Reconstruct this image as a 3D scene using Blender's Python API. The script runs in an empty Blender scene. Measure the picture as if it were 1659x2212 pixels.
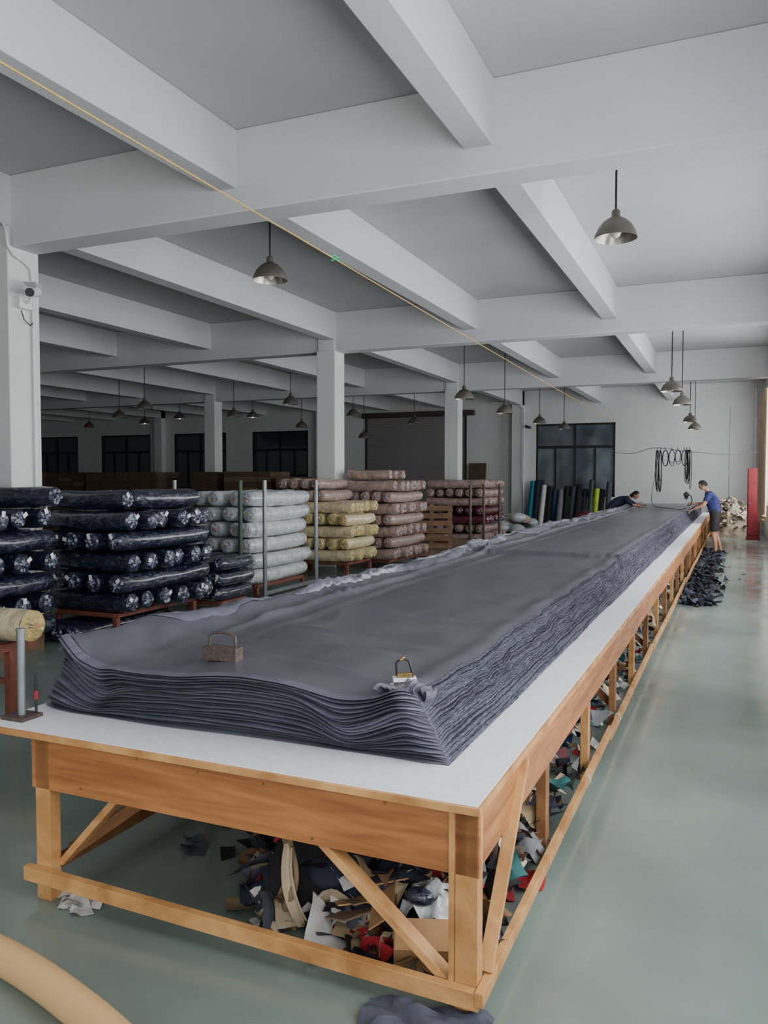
import bpy, math, random
from mathutils import Vector, Matrix, noise
random.seed(7)
R=random.random
def U(a,b): return a+(b-a)*random.random()
def nz(x,y=0,z=0): return noise.noise(Vector((x,y,z)))
def smooth(a,b,x):
    t=max(0,min(1,(x-a)/(b-a))); return t*t*(3-2*t)
def srgb(r,g,b):
    def c(v):
        v/=255.0
        return v/12.92 if v<=0.04045 else ((v+0.055)/1.055)**2.4
    return (c(r),c(g),c(b))
# ---------------------------------------------------------------- materials
def mat(name,col,rough=0.6,metal=0,var=0.15,scale=6,bump=0,bscale=None,spec=0.5,coat=0,stretch=None,emit=0,col2=None,sheen=0,detail=4,dist=0.02,rvar=0,distort=0,pos=(.3,.7)):
    m=bpy.data.materials.new(name); m.use_nodes=True
    nt=m.node_tree; N=nt.nodes; L=nt.links
    b=N['Principled BSDF']
    tc=N.new('ShaderNodeTexCoord'); mp=N.new('ShaderNodeMapping')
    L.new(tc.outputs['Object'],mp.inputs['Vector'])
    if stretch: mp.inputs['Scale'].default_value=stretch
    no=N.new('ShaderNodeTexNoise'); no.inputs['Scale'].default_value=scale; no.inputs['Detail'].default_value=detail; no.inputs['Distortion'].default_value=distort
    L.new(mp.outputs[0],no.inputs['Vector'])
    cr=N.new('ShaderNodeValToRGB'); L.new(no.outputs['Fac'],cr.inputs['Fac'])
    c2=col2 if col2 else tuple(min(1,c*(1+var)) for c in col)
    c1=col if col2 else tuple(c*(1-var) for c in col)
    cr.color_ramp.elements[0].position=pos[0]; cr.color_ramp.elements[1].position=pos[1]
    cr.color_ramp.elements[0].color=(*c1,1); cr.color_ramp.elements[1].color=(*c2,1)
    L.new(cr.outputs['Color'],b.inputs['Base Color'])
    b.inputs['Roughness'].default_value=rough; b.inputs['Metallic'].default_value=metal
    if rvar:
        n3=N.new('ShaderNodeTexNoise'); n3.inputs['Scale'].default_value=1.7; n3.inputs['Detail'].default_value=7
        L.new(mp.outputs[0],n3.inputs['Vector']); mr=N.new('ShaderNodeMapRange')
        mr.inputs['From Min'].default_value=.3; mr.inputs['From Max'].default_value=.7
        mr.inputs['To Min'].default_value=rough-rvar; mr.inputs['To Max'].default_value=rough+rvar
        L.new(n3.outputs['Fac'],mr.inputs['Value']); L.new(mr.outputs[0],b.inputs['Roughness'])
    b.inputs['Specular IOR Level'].default_value=spec
    b.inputs['Coat Weight'].default_value=coat
    b.inputs['Coat Roughness'].default_value=0.12
    b.inputs['Sheen Weight'].default_value=sheen
    if emit:
        b.inputs['Emission Color'].default_value=(*col,1); b.inputs['Emission Strength'].default_value=emit
    if bump:
        n2=N.new('ShaderNodeTexNoise'); n2.inputs['Scale'].default_value=bscale or scale*3; n2.inputs['Detail'].default_value=5
        L.new(mp.outputs[0],n2.inputs['Vector'])
        bp=N.new('ShaderNodeBump'); bp.inputs['Strength'].default_value=bump; bp.inputs['Distance'].default_value=dist
        L.new(n2.outputs['Fac'],bp.inputs['Height']); L.new(bp.outputs[0],b.inputs['Normal'])
    return m
M={}
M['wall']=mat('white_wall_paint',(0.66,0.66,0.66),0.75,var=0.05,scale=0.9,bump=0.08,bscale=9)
M['ceil']=mat('ceiling_paint_shaded',(0.45,0.455,0.46),0.8,var=0.06,scale=0.6,bump=0.08,bscale=7)  # same paint as the beams, darkened so the slab's shade is in its colour
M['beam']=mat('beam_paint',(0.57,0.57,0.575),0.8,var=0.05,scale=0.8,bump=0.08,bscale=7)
M['floor']=mat('epoxy_floor',(0.195,0.25,0.222),0.20,var=0.26,scale=0.8,bump=0.04,bscale=1.2,detail=9,rvar=.10)
M['white_top']=mat('white_laminate',(0.80,0.80,0.84),0.45,var=0.05,scale=40,bump=0.03)
M['ply']=mat('plywood',srgb(190,128,76),0.45,scale=2.2,stretch=(.7,.7,7),col2=srgb(142,88,48),bump=0.08,bscale=30,detail=9,distort=1.2)
M['lumber']=mat('pine_lumber',srgb(216,166,106),0.55,scale=5,stretch=(1,1,1),col2=srgb(168,116,66),bump=0.15,bscale=30,detail=9,distort=.8)
M['lumber2']=mat('pine_lumber_dark',srgb(158,112,70),0.6,scale=6,col2=srgb(116,78,46),bump=0.15,bscale=30)
M['pallet']=mat('weathered_pallet_wood',srgb(128,98,70),0.75,scale=6,col2=srgb(86,64,46),bump=0.15,bscale=30)
M['fab']=mat('slate_fabric',srgb(79,78,88),0.33,var=0.10,scale=3,bump=0.3,bscale=4,spec=0.75,dist=0.012)
M['fabh']=mat('slate_fabric_hem',srgb(94,95,107),0.38,var=0.2,scale=9,bump=0.8,bscale=14,spec=0.7,dist=0.014)
M['fabf']=mat('slate_fabric_fold',srgb(90,91,104),0.36,var=0.25,scale=4,stretch=(1,1,14),bump=0.3,bscale=8,spec=0.7,dist=0.01)
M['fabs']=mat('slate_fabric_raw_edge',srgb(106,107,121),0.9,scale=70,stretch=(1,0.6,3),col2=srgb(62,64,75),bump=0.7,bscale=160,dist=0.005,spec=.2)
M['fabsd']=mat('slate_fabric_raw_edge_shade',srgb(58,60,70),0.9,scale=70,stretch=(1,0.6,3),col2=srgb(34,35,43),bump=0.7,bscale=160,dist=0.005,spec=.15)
M['fabd']=mat('slate_fabric_gap_shade',srgb(38,39,48),0.95,scale=40,col2=srgb(24,24,30),spec=.1)  # darker copy of the fabric, paints shade into creases between folded layers
M['navy']=mat('navy_wrapped_fabric',srgb(26,30,48),0.24,scale=9,col2=srgb(86,94,116),pos=(.52,.88),detail=7,distort=1.5,stretch=(1,1,1.6),bump=1.0,bscale=9,coat=0.8,dist=0.045)  # pale ramp colour paints in glare on the wrap, plus its wrinkle haze
M['navy_d']=mat('navy_roll_end',srgb(34,39,60),0.25,var=0.4,scale=12,bump=0.8,coat=0.7)
M['plast']=mat('clear_plastic_gather',srgb(140,148,165),0.25,var=0.3,scale=20,bump=0.8,coat=0.5)
M['whiteR']=mat('white_wrapped_fabric',srgb(184,190,192),0.3,var=0.16,scale=7,bump=1,bscale=8,coat=0.6,dist=0.04)
M['whiteE']=mat('white_roll_end',srgb(165,172,175),0.35,var=0.25,scale=16,bump=0.8,coat=0.4)
M['cream']=mat('cream_wrapped_fabric',srgb(204,192,156),0.32,var=0.15,scale=7,bump=1,bscale=8,coat=0.5,dist=0.04)
M['creamE']=mat('cream_roll_end',srgb(190,170,110),0.4,var=0.25,scale=16,bump=0.8,coat=0.4)
M['pink']=mat('dusty_pink_wrapped_fabric',srgb(160,138,130),0.3,var=0.18,scale=7,bump=1,bscale=8,coat=0.7,dist=0.04)
M['pinkE']=mat('pink_roll_end',srgb(150,124,110),0.4,var=0.25,scale=16,bump=0.8,coat=0.4)
M['maroon']=mat('maroon_wrapped_fabric',srgb(92,34,52),0.3,var=0.25,scale=7,bump=0.9,bscale=9,coat=0.6,dist=0.03)
M['label']=mat('white_paper_label',srgb(225,225,225),0.6,var=0.03)
M['card']=mat('cardboard',srgb(168,130,90),0.8,var=0.12,scale=5,bump=0.05)
M['card_d']=mat('dark_cardboard',srgb(96,78,62),0.85,var=0.2,scale=3)
M['card_l']=mat('light_cardboard',srgb(122,104,82),0.85,var=0.15,scale=3)
M['tube']=mat('tan_card_tube',srgb(212,174,122),0.5,var=0.06,scale=2)
M['rust']=mat('rust_red_steel',srgb(112,62,48),0.6,var=0.3,scale=12)
M['steel']=mat('galvanised_steel',srgb(130,136,140),0.4,metal=0.6,var=0.2,scale=12)
M['green_steel']=mat('green_painted_steel',srgb(48,72,58),0.5,var=0.2,scale=12)
M['black']=mat('black_metal',srgb(28,29,32),0.45,var=0.2)
M['iron']=mat('brown_iron',srgb(86,74,68),0.55,metal=0.4,var=0.25,scale=30,bump=0.2)
M['brass']=mat('worn_brass',srgb(150,124,80),0.4,metal=0.8,var=0.25,scale=30)
M['shade']=mat('lamp_shade_enamel',srgb(112,108,100),0.45,metal=0.4,var=0.2,scale=9)
M['shade_in']=mat('lamp_shade_reflector',srgb(165,160,150),0.3,metal=0.8,var=0.2,scale=14)
M['bulb']=mat('lit_bulb',(1,0.97,0.9),0.5,emit=14)
M['bulb_off']=mat('bulb_glass',(0.6,0.6,0.58),0.2)
M['glass']=mat('dark_window_glass',srgb(38,44,52),0.06,var=0.5,scale=0.8,spec=0.9,coat=0.5)
M['glass_b']=mat('hazy_window_glass',srgb(62,74,84),0.08,col2=srgb(112,124,132),scale=1.0,spec=0.9,coat=0.5,pos=(.4,.65),detail=1)
M['shutter']=mat('roller_shutter_slats',srgb(138,138,136),0.5,var=0.03,scale=.5)
M['rope']=mat('yellow_rope',srgb(202,172,96),0.8,var=0.2,scale=60)
M['rope_g']=mat('green_twine',srgb(40,180,140),0.7)
M['white_pl']=mat('white_plastic',(0.72,0.72,0.72),0.45,var=0.05)
M['curtain']=mat('beige_curtain',srgb(206,184,150),0.85,var=0.15,scale=4)
M['red']=mat('red_paint',srgb(130,36,44),0.5,var=0.15)
M['skin']=mat('skin',srgb(186,140,112),0.55,var=0.06,scale=10)
M['hair']=mat('black_hair',srgb(18,17,18),0.5,var=0.3,scale=60,bump=0.6)
M['shirt']=mat('royal_navy_tshirt',srgb(40,48,102),0.8,var=0.15,scale=10,bump=0.5,bscale=12)
M['shorts']=mat('charcoal_shorts',srgb(40,40,44),0.85,var=0.15,scale=10,bump=0.4,bscale=12)
M['shoe']=mat('grey_sandal',srgb(70,62,58),0.7)
M['eye']=mat('dark_eye',(0.02,0.015,0.01),0.2)
M['lip']=mat('lip',srgb(150,90,80),0.5)
M['navyshirt']=mat('navy_work_shirt',srgb(32,40,66),0.8,var=0.15,scale=10)
M['rag']=mat('beige_rag',srgb(160,150,130),0.9,var=0.4,scale=5,bump=1,bscale=8,dist=0.08)
SC={}
for n,c in dict(cream=(192,178,150),white=(204,204,200),navy=(34,38,56),black=(26,26,28),slate=(70,74,86),teal=(34,88,86),red=(164,34,44),grey=(118,120,122),khaki=(148,128,98),maroon=(84,38,44),blue=(44,60,98),brown=(112,84,58)).items():
    SC[n]=mat('scrap_'+n+'_cloth',srgb(*c),0.85,var=0.15,scale=10,bump=0.3)
# ---------------------------------------------------------------- mesh builder
class MB:
    def __init__(s): s.v=[];s.f=[];s.m=[];s.mats=[]
    def mi(s,m):
        if isinstance(m,str): m=M[m]
        if m not in s.mats: s.mats.append(m)
        return s.mats.index(m)
    def add(s,vs,fs,m):
        o=len(s.v); s.v+= [tuple(v) for v in vs]; k=s.mi(m)
        for f in fs: s.f.append([i+o for i in f]); s.m.append(k)
    def box(s,c,d,m,rot=None):
        vs=[]
        for x in(-.5,.5):
            for y in(-.5,.5):
                for z in(-.5,.5):
                    p=Vector((x*d[0],y*d[1],z*d[2]))
                    if rot: p=rot@p
                    vs.append(p+Vector(c))
        s.add(vs,[(0,1,3,2),(4,6,7,5),(0,4,5,1),(2,3,7,6),(0,2,6,4),(1,5,7,3)],m)
    def bb(s,x0,x1,y0,y1,z0,z1,m): s.box(((x0+x1)/2,(y0+y1)/2,(z0+z1)/2),(x1-x0,y1-y0,z1-z0),m)
    def beam(s,p0,p1,w,h,m,up=(0,0,1)):
        p0=Vector(p0);p1=Vector(p1);d=p1-p0
        y=d.normalized(); x=y.cross(Vector(up)).normalized(); z=x.cross(y)
        s.box((p0+p1)/2,(w,d.length,h),m,Matrix((x,y,z)).transposed())
    def frame(s,p0,p1):
        y=(Vector(p1)-Vector(p0)).normalized()
        a=Vector((0,0,1)) if abs(y.z)<0.9 else Vector((1,0,0))
        x=y.cross(a).normalized(); return x,y,x.cross(y)
    def cyl(s,p0,p1,r0,r1,m,n=16,caps=True):
        p0=Vector(p0);p1=Vector(p1);x,y,z=s.frame(p0,p1);vs=[]
        for p,r in((p0,r0),(p1,r1)):
            for i in range(n):
                a=2*math.pi*i/n; vs.append(p+x*math.cos(a)*r+z*math.sin(a)*r)
        fs=[(i,(i+1)%n,n+(i+1)%n,n+i) for i in range(n)]
        if caps: fs+=[tuple(range(n-1,-1,-1)),tuple(range(n,2*n))]
        s.add(vs,fs,m)
    def tube(s,pts,r,m,n=8,caps=True):
        pts=[Vector(p) for p in pts];vs=[];k=len(pts)
        rs=r if isinstance(r,(list,tuple)) else [r]*k
        x0=None
        for i,p in enumerate(pts):
            d=(pts[min(i+1,k-1)]-pts[max(i-1,0)]).normalized()
            if x0 is None: x0,_,_=s.frame((0,0,0),d)
            x0=(x0-d*x0.dot(d)).normalized(); z=x0.cross(d)
            for j in range(n):
                a=2*math.pi*j/n; vs.append(p+x0*math.cos(a)*rs[i]+z*math.sin(a)*rs[i])
        fs=[]
        for i in range(k-1):
            for j in range(n): fs.append((i*n+j,i*n+(j+1)%n,(i+1)*n+(j+1)%n,(i+1)*n+j))
        if caps: fs+=[tuple(range(n-1,-1,-1)),tuple(range((k-1)*n,k*n))]
        s.add(vs,fs,m)
    def grid(s,fn,nu,nv,m,rowmat=None):
        vs=[fn(i/(nu-1),j/(nv-1)) for j in range(nv) for i in range(nu)]
        if rowmat is None:
            s.add(vs,[(j*nu+i,j*nu+i+1,(j+1)*nu+i+1,(j+1)*nu+i) for j in range(nv-1) for i in range(nu-1)],m); return
        o=len(s.v); s.v+=[tuple(v) for v in vs]
        for j in range(nv-1):
            k=s.mi(rowmat(j))
            for i in range(nu-1):
                s.f.append([o+j*nu+i,o+j*nu+i+1,o+(j+1)*nu+i+1,o+(j+1)*nu+i]); s.m.append(k)
    def lathe(s,prof,c,m,n=24):
        c=Vector(c);vs=[];k=len(prof)
        for r,z in prof:
            for j in range(n):
                a=2*math.pi*j/n; vs.append(c+Vector((r*math.cos(a),r*math.sin(a),z)))
        s.add(vs,[(i*n+j,i*n+(j+1)%n,(i+1)*n+(j+1)%n,(i+1)*n+j) for i in range(k-1) for j in range(n)],m)
    def ell(s,c,r,m,n=12,k=8,rot=None):
        vs=[]
        for i in range(k+1):
            t=math.pi*i/k
            for j in range(n):
                a=2*math.pi*j/n
                p=Vector((r[0]*math.sin(t)*math.cos(a),r[1]*math.sin(t)*math.sin(a),r[2]*math.cos(t)))
                if rot: p=rot@p
                vs.append(p+Vector(c))
        s.add(vs,[(i*n+j,(i+1)*n+j,(i+1)*n+(j+1)%n,i*n+(j+1)%n) for i in range(k) for j in range(n)],m)
    def obj(s,name,parent=None,angle=35,bevel=0,dz=0):
        me=bpy.data.meshes.new(name); me.from_pydata(s.v,[],s.f)
        for m in s.mats: me.materials.append(m)
        me.polygons.foreach_set('material_index',s.m)
        me.polygons.foreach_set('use_smooth',[True]*len(s.f))
        me.update(); me.set_sharp_from_angle(angle=math.radians(angle))
        o=bpy.data.objects.new(name,me); bpy.context.collection.objects.link(o)
        if bevel:
            b=o.modifiers.new('b','BEVEL'); b.width=bevel; b.segments=2; b.limit_method='ANGLE'
        if parent: o.parent=parent
        o.location.z+=dz
        return o
def empty(name):
    e=bpy.data.objects.new(name,None); bpy.context.collection.objects.link(e); return e
def spline(cp,k=6):
    cp=[Vector(p) for p in cp]; out=[]
    for i in range(len(cp)-1):
        a0=cp[max(i-1,0)];a1=cp[i];a2=cp[i+1];a3=cp[min(i+2,len(cp)-1)]
        for j in range(k):
            t=j/k; out.append(.5*((2*a1)+(a2-a0)*t+(2*a0-5*a1+4*a2-a3)*t*t+(3*a1-a0-3*a2+a3)*t**3))
    out.append(cp[-1]); return out
# ---------------------------------------------------------------- camera
cam=bpy.data.cameras.new('camera'); co=bpy.data.objects.new('camera',cam); bpy.context.collection.objects.link(co)
cam.sensor_fit='VERTICAL'; cam.sensor_height=36; cam.lens=1740/2212*36
co.location=(0,0,1.75); co.rotation_euler=(math.radians(90-2.4),0,math.radians(23.3))
bpy.context.scene.camera=co
# ---------------------------------------------------------------- room shell
FZ=-.085
XL,XR,YB,YF=-33.4,1.05,-5.0,31.0
ZS=5.12; ZM=4.33; Z2=4.56
b=MB(); b.bb(XL-.3,XR+.3,YB,YF+.3,FZ-.1,FZ,'floor'); b.obj('floor')
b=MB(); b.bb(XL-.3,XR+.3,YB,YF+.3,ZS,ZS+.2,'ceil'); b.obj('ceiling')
k=0
for xr in(-1.89,-4.45,-7.42,-10.48,-13.08,-16.0,-19.06,-21.66,-24.6,-27.6,-30.2):
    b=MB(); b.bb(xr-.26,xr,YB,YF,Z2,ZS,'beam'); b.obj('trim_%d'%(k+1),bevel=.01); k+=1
for y in(-1.27,6.72,14.77,22.80):
    b=MB(); b.bb(XL,XR,y,y+.36,ZM,ZS,'beam'); b.obj('trim_%d'%(k+1),bevel=.012); k+=1
for cx in(-7.42,-16.0,-24.6):
    for cy in(-1.32,6.66,14.71,22.74):
        b=MB(); b.bb(cx-.42,cx,cy,cy+.44,FZ,ZM+.02,'wall'); b.bb(cx-.40,cx-.02,cy+.02,cy+.42,ZM,ZS,'wall'); b.obj('concrete_column',bevel=.012)
for cx in(-7.42,-16.0,-24.6):
    b=MB(); b.bb(cx-.42,cx,YF-.3,YF,FZ,ZS,'wall'); b.obj('wall_pilaster',bevel=.01)
def wall_with_openings(name,x0,x1,y,th,z1,ops):
    b=MB(); cur=x0
    for (a,c,zb,zt) in sorted(ops):
        b.bb(cur,a,y,y+th,FZ,z1,'wall')
        if zb>0: b.bb(a,c,y,y+th,FZ,zb,'wall')
        b.bb(a,c,y,y+th,zt,z1,'wall'); cur=c
    b.bb(cur,x1,y,y+th,FZ,z1,'wall'); b.obj(name)
ops=[(-6.95,-3.98,1.05,3.83),(-14.2,-9.75,0,4.42),(-19.8,-16.95,1.25,3.83),(-24.1,-21.2,1.25,3.83),(-28.5,-25.5,1.25,3.83),(-32.9,-30.0,1.25,3.83)]
wall_with_openings('wall_back',XL-.3,XR+.3,YF,.25,ZS,ops)
wn=1
for (a,c,zb,zt) in ops:
    if zb==0: continue
    b=MB(); y=YF+.06; fr=.07
    g='glass_b' if a>-8 else 'glass'
    b.bb(a,c,y+.03,y+.04,zb,zt,g)
    b.bb(a,a+fr,y-.04,y+.08,zb,zt,'black'); b.bb(c-fr,c,y-.04,y+.08,zb,zt,'black')
    b.bb(a,c,y-.04,y+.08,zb,zb+fr,'black'); b.bb(a,c,y-.04,y+.08,zt-fr,zt,'black')
    w=c-a; zm=zb+(zt-zb)*.68
    b.bb(a,c,y-.03,y+.06,zm-.05,zm+.05,'black')
    for t in((.5,.25,.75)): b.bb(a+w*t-.035,a+w*t+.035,y-.02,y+.06,zb,zt if t==.5 else zm,'black')
    b.obj('window_%d'%wn); wn+=1
b=MB(); a,c=-14.2,-9.75
n=44
def shf(u,v):
    z=FZ+4.5*v; return (a+(c-a)*u, YF+.05-.02*abs(math.sin(v*n*math.pi)), z)
b.grid(lambda u,v:shf(1-u,v),2,n*4+1,'shutter'); b.bb(a,a+.06,YF-.02,YF+.16,FZ,4.42,'black'); b.bb(c-.06,c,YF-.02,YF+.16,FZ,4.42,'black')
b.bb(a-.05,c+.35,YF-.28,YF+.0,4.25,4.45,'iron'); b.obj('door_1')
b=MB(); b.bb(XL-.25,XL,YB,YF,FZ,ZS,'wall'); b.obj('wall_left')
b=MB(); cur=YB
wins=[(-3.6,-.0),(1.0,5.6),(7.6,13.6),(15.6,21.6),(23.6,29.0)]
for a,c in wins:
    b.bb(XR,XR+.25,cur,a,FZ,ZS,'wall'); b.bb(XR,XR+.25,a,c,FZ,.9,'wall'); b.bb(XR,XR+.25,a,c,4.1,ZS,'wall'); cur=c
b.bb(XR,XR+.25,cur,YF,FZ,ZS,'wall'); b.obj('wall_right')
for a,c in wins:
    b=MB(); x=XR+.12
    for t in range(5):
        yy=a+(c-a)*t/4; b.bb(x-.03,x+.03,yy-.03,yy+.03,.9,4.1,'steel')
    for z in(.93,3.0,4.07): b.bb(x-.03,x+.03,a,c,z-.03,z+.03,'steel')
    b.obj('window_%d'%wn); wn+=1
    l=bpy.data.lights.new('daylight','AREA'); l.shape='RECTANGLE'; l.size=3.1; l.size_y=c-a-.1; l.energy=70*(c-a); l.color=(0.975,0.985,1.0)
    o=bpy.data.objects.new('window_daylight',l); bpy.context.collection.objects.link(o); o.location=(XR+.3,(a+c)/2,2.5); o.rotation_euler=(0,math.radians(90),0)
l=bpy.data.lights.new('daylight_rear','AREA'); l.shape='RECTANGLE'; l.size=7; l.size_y=3.4; l.energy=190; l.color=(1,0.98,0.95)
o=bpy.data.objects.new('rear_daylight',l); bpy.context.collection.objects.link(o); o.location=(-3,YB+.1,2.2); o.rotation_euler=(math.radians(90),0,0)
w=bpy.data.worlds.new('world'); bpy.context.scene.world=w; w.use_nodes=True
w.node_tree.nodes['Background'].inputs[0].default_value=(0.88,0.92,1,1); w.node_tree.nodes['Background'].inputs[1].default_value=0.28
# ---------------------------------------------------------------- table
Pv=Vector((-.755,2.54,0)); TR=Matrix.Translation(Pv)@Matrix.Rotation(math.radians(-.35),4,'Z')@Matrix.Translation(-Pv)
TX0,TX1,TY0,TY1=-3.04,-.755,2.54,27.6; TZ=.66
b=MB()
b.bb(TX0,TX1,TY0,TY1,TZ-.004,TZ,'white_top')
b.bb(TX0,TX1,TY0,TY1,TZ-.026,TZ-.004,'lumber')
b.bb(TX0,TX1,TY0-.012,TY0,TZ-.030,TZ-.003,'lumber')
b.bb(TX1,TX1+.012,TY0-.012,TY1,TZ-.030,TZ-.003,'lumber')
b.bb(-2.78,TX1-.0,TY0+.02,TY0+.04,.405,TZ-.03,'ply')
y=TY0+.02
while y<TY1:
    y2=min(y+2.4,TY1); b.bb(TX1-.028,TX1-.008,y+.004,y2-.004,.425+U(-.01,.01),TZ-.03,'ply'); b.bb(-2.78,-2.76,y+.004,y2-.004,.43,TZ-.03,'ply'); y=y2
ys=[TY0+.05]; y=TY0+.05
while y+1.18<TY1: y+=1.18; ys.append(y)
for i,y in enumerate(ys):
    for x in(TX1-.045,-2.72):
        if i==0:
            b.bb(x-.04,x+.04,y-.03,y+.03,FZ,TZ-.03,'lumber')
            if x>-1: b.bb(x-.062,x-.042,y-.035,y-.012,.03,TZ-.03,'lumber')
        else: b.bb(x-.03,x+.015,y-.04,y+.04,FZ,TZ-.03,'lumber2' if i%2 else 'lumber')
    if i: b.bb(-2.72,TX1-.05,y-.02,y+.02,.44,.52,'lumber2')
b.beam((-2.80,TY0+.0,.035),(TX1+.01,TY0+.0,.0),.035,.062,'lumber')
y=TY0
while y<TY1-1:
    y2=min(y+3.0,TY1); b.beam((TX1+.012,y-.02,.02+U(-.01,.01)),(TX1+.012+U(-.01,.01),y2+.05,.03+U(-.02,.02)),.03,.05,'lumber'); b.beam((-2.77,y,.02),(-2.77,y2,.02),.03,.06,'lumber2'); y=y2
b.beam((-1.38,TY0+.055,.43),(-.83,TY0+.055,-.02),.03,.062,'lumber',up=(0,1,0))
b.beam((-2.68,TY0+.10,.06),(-2.36,TY0+.10,.40),.03,.055,'lumber',up=(0,1,0))
b.beam((-2.70,TY0+.16,.08),(-2.30,TY0+.7,.42),.03,.055,'lumber2',up=(0,0,1))
b.beam((TX1-.0,TY0+.10,.04),(TX1-.0,TY0+.62,.62),.022,.05,'lumber',up=(1,0,0))
for yy in(ys[3],ys[5],ys[8],ys[11],ys[15]):
    b.beam((TX1-.07,yy+.05,.06),(TX1-.5,yy+.1,.45),.03,.055,'lumber2')
for (x,z) in((-2.74,.60),(-2.2,.61),(-1.6,.60),(-1.1,.61),(-2.5,.44),(-1.39,.43),(-1.9,.60),(-.86,.44),(-.86,.60)):
    b.cyl((x,TY0+.021,z),(x,TY0+.016,z),.005,.005,'brass',8)
for yy in(4.6,5.9,8.9):
    b.tube([(TX1+.012+.022*math.cos(a),yy+.003*a,.03+.032*math.sin(a)) for a in[i*.5 for i in range(26)]],.003,SC['white'],6)
t=b.obj('cutting_table',angle=30,bevel=.003); t.matrix_world=TR
# ---------------------------------------------------------------- fabric stack
FX0,FX1=-2.93,-1.10; FY0,FY1=2.86,27.2
def topz(X,Y):
    z=.912+.010*nz(X*1.3,Y*.5)+.004*nz(X*5,Y*3,2)
    st=Y+(X+2)*.12+.07*nz(X*3,5)+.03*nz(X*9,6)
    z+=.030*smooth(8.7,8.73,st)+.012*math.exp(-((st-8.78)/.05)**2)*smooth(-2.7,-2.3,X)
    f=smooth(3.4,4.6,Y)
    d=(X-(-2.80+.05*nz(Y*.9,3)+.02*nz(Y*3,4)))
    z+=(.042+.022*nz(Y*1.6,7)+.012*nz(Y*5,8))*math.exp(-(d/.065)**2)*f
    d2=(X-(-2.58+.08*nz(Y*.6,13)+.02*nz(Y*2.6,14)))
    z+=(.030+.022*nz(Y*1.1,17))*math.exp(-(d2/.032)**2)*f
    d3=(X-(-2.40+.10*nz(Y*.4,23)))
    z+=(.012+.020*nz(Y*.8,27))*math.exp(-(d3/.045)**2)*f
    z+=.010*nz(X*9,Y*6,12)*smooth(-2.4,-2.7,X)
    # gathered knot of cloth on the rim
    for (gx,gy) in((-2.66,5.25),(-2.62,8.95),(-2.7,13.2)):
        q=math.exp(-((X-gx)/.16)**2-((Y-gy)/.20)**2)
        z+=q*(.022+.016*math.sin((Y-gy)*40+(X-gx)*14))
    z-=.016*math.exp(-((X+2.45)/.25)**2)
    k0=smooth(5.0,3.2,Y)
    z+=.085*smooth(-2.62,-2.93,X)*k0*(1+.2*nz(Y*6,3))
    z+=.018*math.sin((Y-2.9)*16+X*5)*math.exp(-((X+2.74)/.12)**2)*k0
    k=smooth(6.5,3.0,Y)
    z+=k*.011*math.sin((X*1.5+Y*2.4)*3.4+2*nz(X,Y))*smooth(-1.2,-1.6,X)
    for (px,py,sl,wd,am) in((-2.1,3.25,-.25,.045,.016),(-2.1,3.55,-.12,.035,.012),(-2.0,3.9,-.30,.05,.012),(-1.9,4.6,-.2,.06,.011),(-2.0,5.6,-.35,.06,.009)):
        z+=am*math.exp(-(((Y-py)-(X-px)*sl)/wd)**2)*smooth(-2.45,-2.0,X)*smooth(-1.2,-1.6,X)
    z+=.004*(1-abs(nz(X*2.2,Y*1.1,77))*3)*smooth(-1.2,-1.5,X)
    z+=.022*math.exp(-((X+1.16)/.07)**2-((Y-2.96)/.16)**2)
    z+=.012*math.exp(-((X+1.16)/.06)**2)*(1+nz(Y*2,9))
    z-=.030*math.exp(-((X+1.38)/.14)**2)*smooth(3.25,2.86,Y)
    return z
NX,NY=160,640
def ymap(v): return FY0+(FY1-FY0)*(v**2.2)
def fy(X):
    s=(X-FX0)/(FX1-FX0); return FY0+.06*max(0,1-s/.12)**2+.02*nz(X*2,1)
def xr_top(Y): return FX1+(.035*nz(Y*1.2,5)+.02*nz(Y*4,8))*smooth(2.9,3.3,Y)
def ftop(u,v):
    X=FX0+.02+(FX1-FX0-.02)*u
    Y=ymap(v); Y=Y+(fy(X)-FY0)*max(0,1-(Y-FY0)/.6)
    X2=X+ (xr_top(Y)-FX1)*smooth(.8,1,u)+(.04*nz(Y*.8,55)+.02*nz(Y*3,56))*smooth(.15,0,u)
    return (X2,Y,topz(X,Y))
b=MB(); b.grid(ftop,NX,NY,'fab')
NL=64
lj=[U(-1,1) for _ in range(NL+1)]
zz=[0]
for i in range(NL): zz.append(zz[-1]+U(.5,1.5))
zz=[a/zz[-1] for a in zz]
def flank(u,v):
    Y=fy(FX1)+(FY1-fy(FX1))*(u**2.3)
    row=int(round(v*NL*3)); li=min(NL-1,row//3); ph=(0,.30,.72)[row-li*3] if row<NL*3 else 1
    t=zz[li]+(zz[li+1]-zz[li])*ph
    kk=smooth(2.86,3.05,Y)
    xt=xr_top(Y); xb=-.965+.012*nz(Y*.7,31)*kk
    wv=(.030*nz(Y*1.1,t*1.5,41)+.020*nz(Y*3.1,t*4,43)+.008*nz(Y*9,t*6,44))*kk
    x=xb+(xt-xb)*t+wv*math.sin(math.pi*t)-.012*kk*math.sin(math.pi*t)
    if 0<row<NL*3:
        x+= (.006*lj[li]+.008*nz(Y*3,li*3.7)+.005*nz(Y*19,li*1.7)+(-.011 if ph==0 else .004))*kk
    zt=topz(FX1,Y); z=TZ+.002+(zt-TZ)*t+(.020*nz(Y*1.8,t*2.0,51)+.014*nz(Y*4.5,t*3,52)+.005*nz(Y*13,t*8,53))*math.sin(math.pi*t)*kk
    return (x,Y,z)
b.grid(flank,820,NL*3+1,'fabs',rowmat=lambda j:'fabsd' if j%3==2 and (j//3)%3!=1 else 'fabs')
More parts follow.
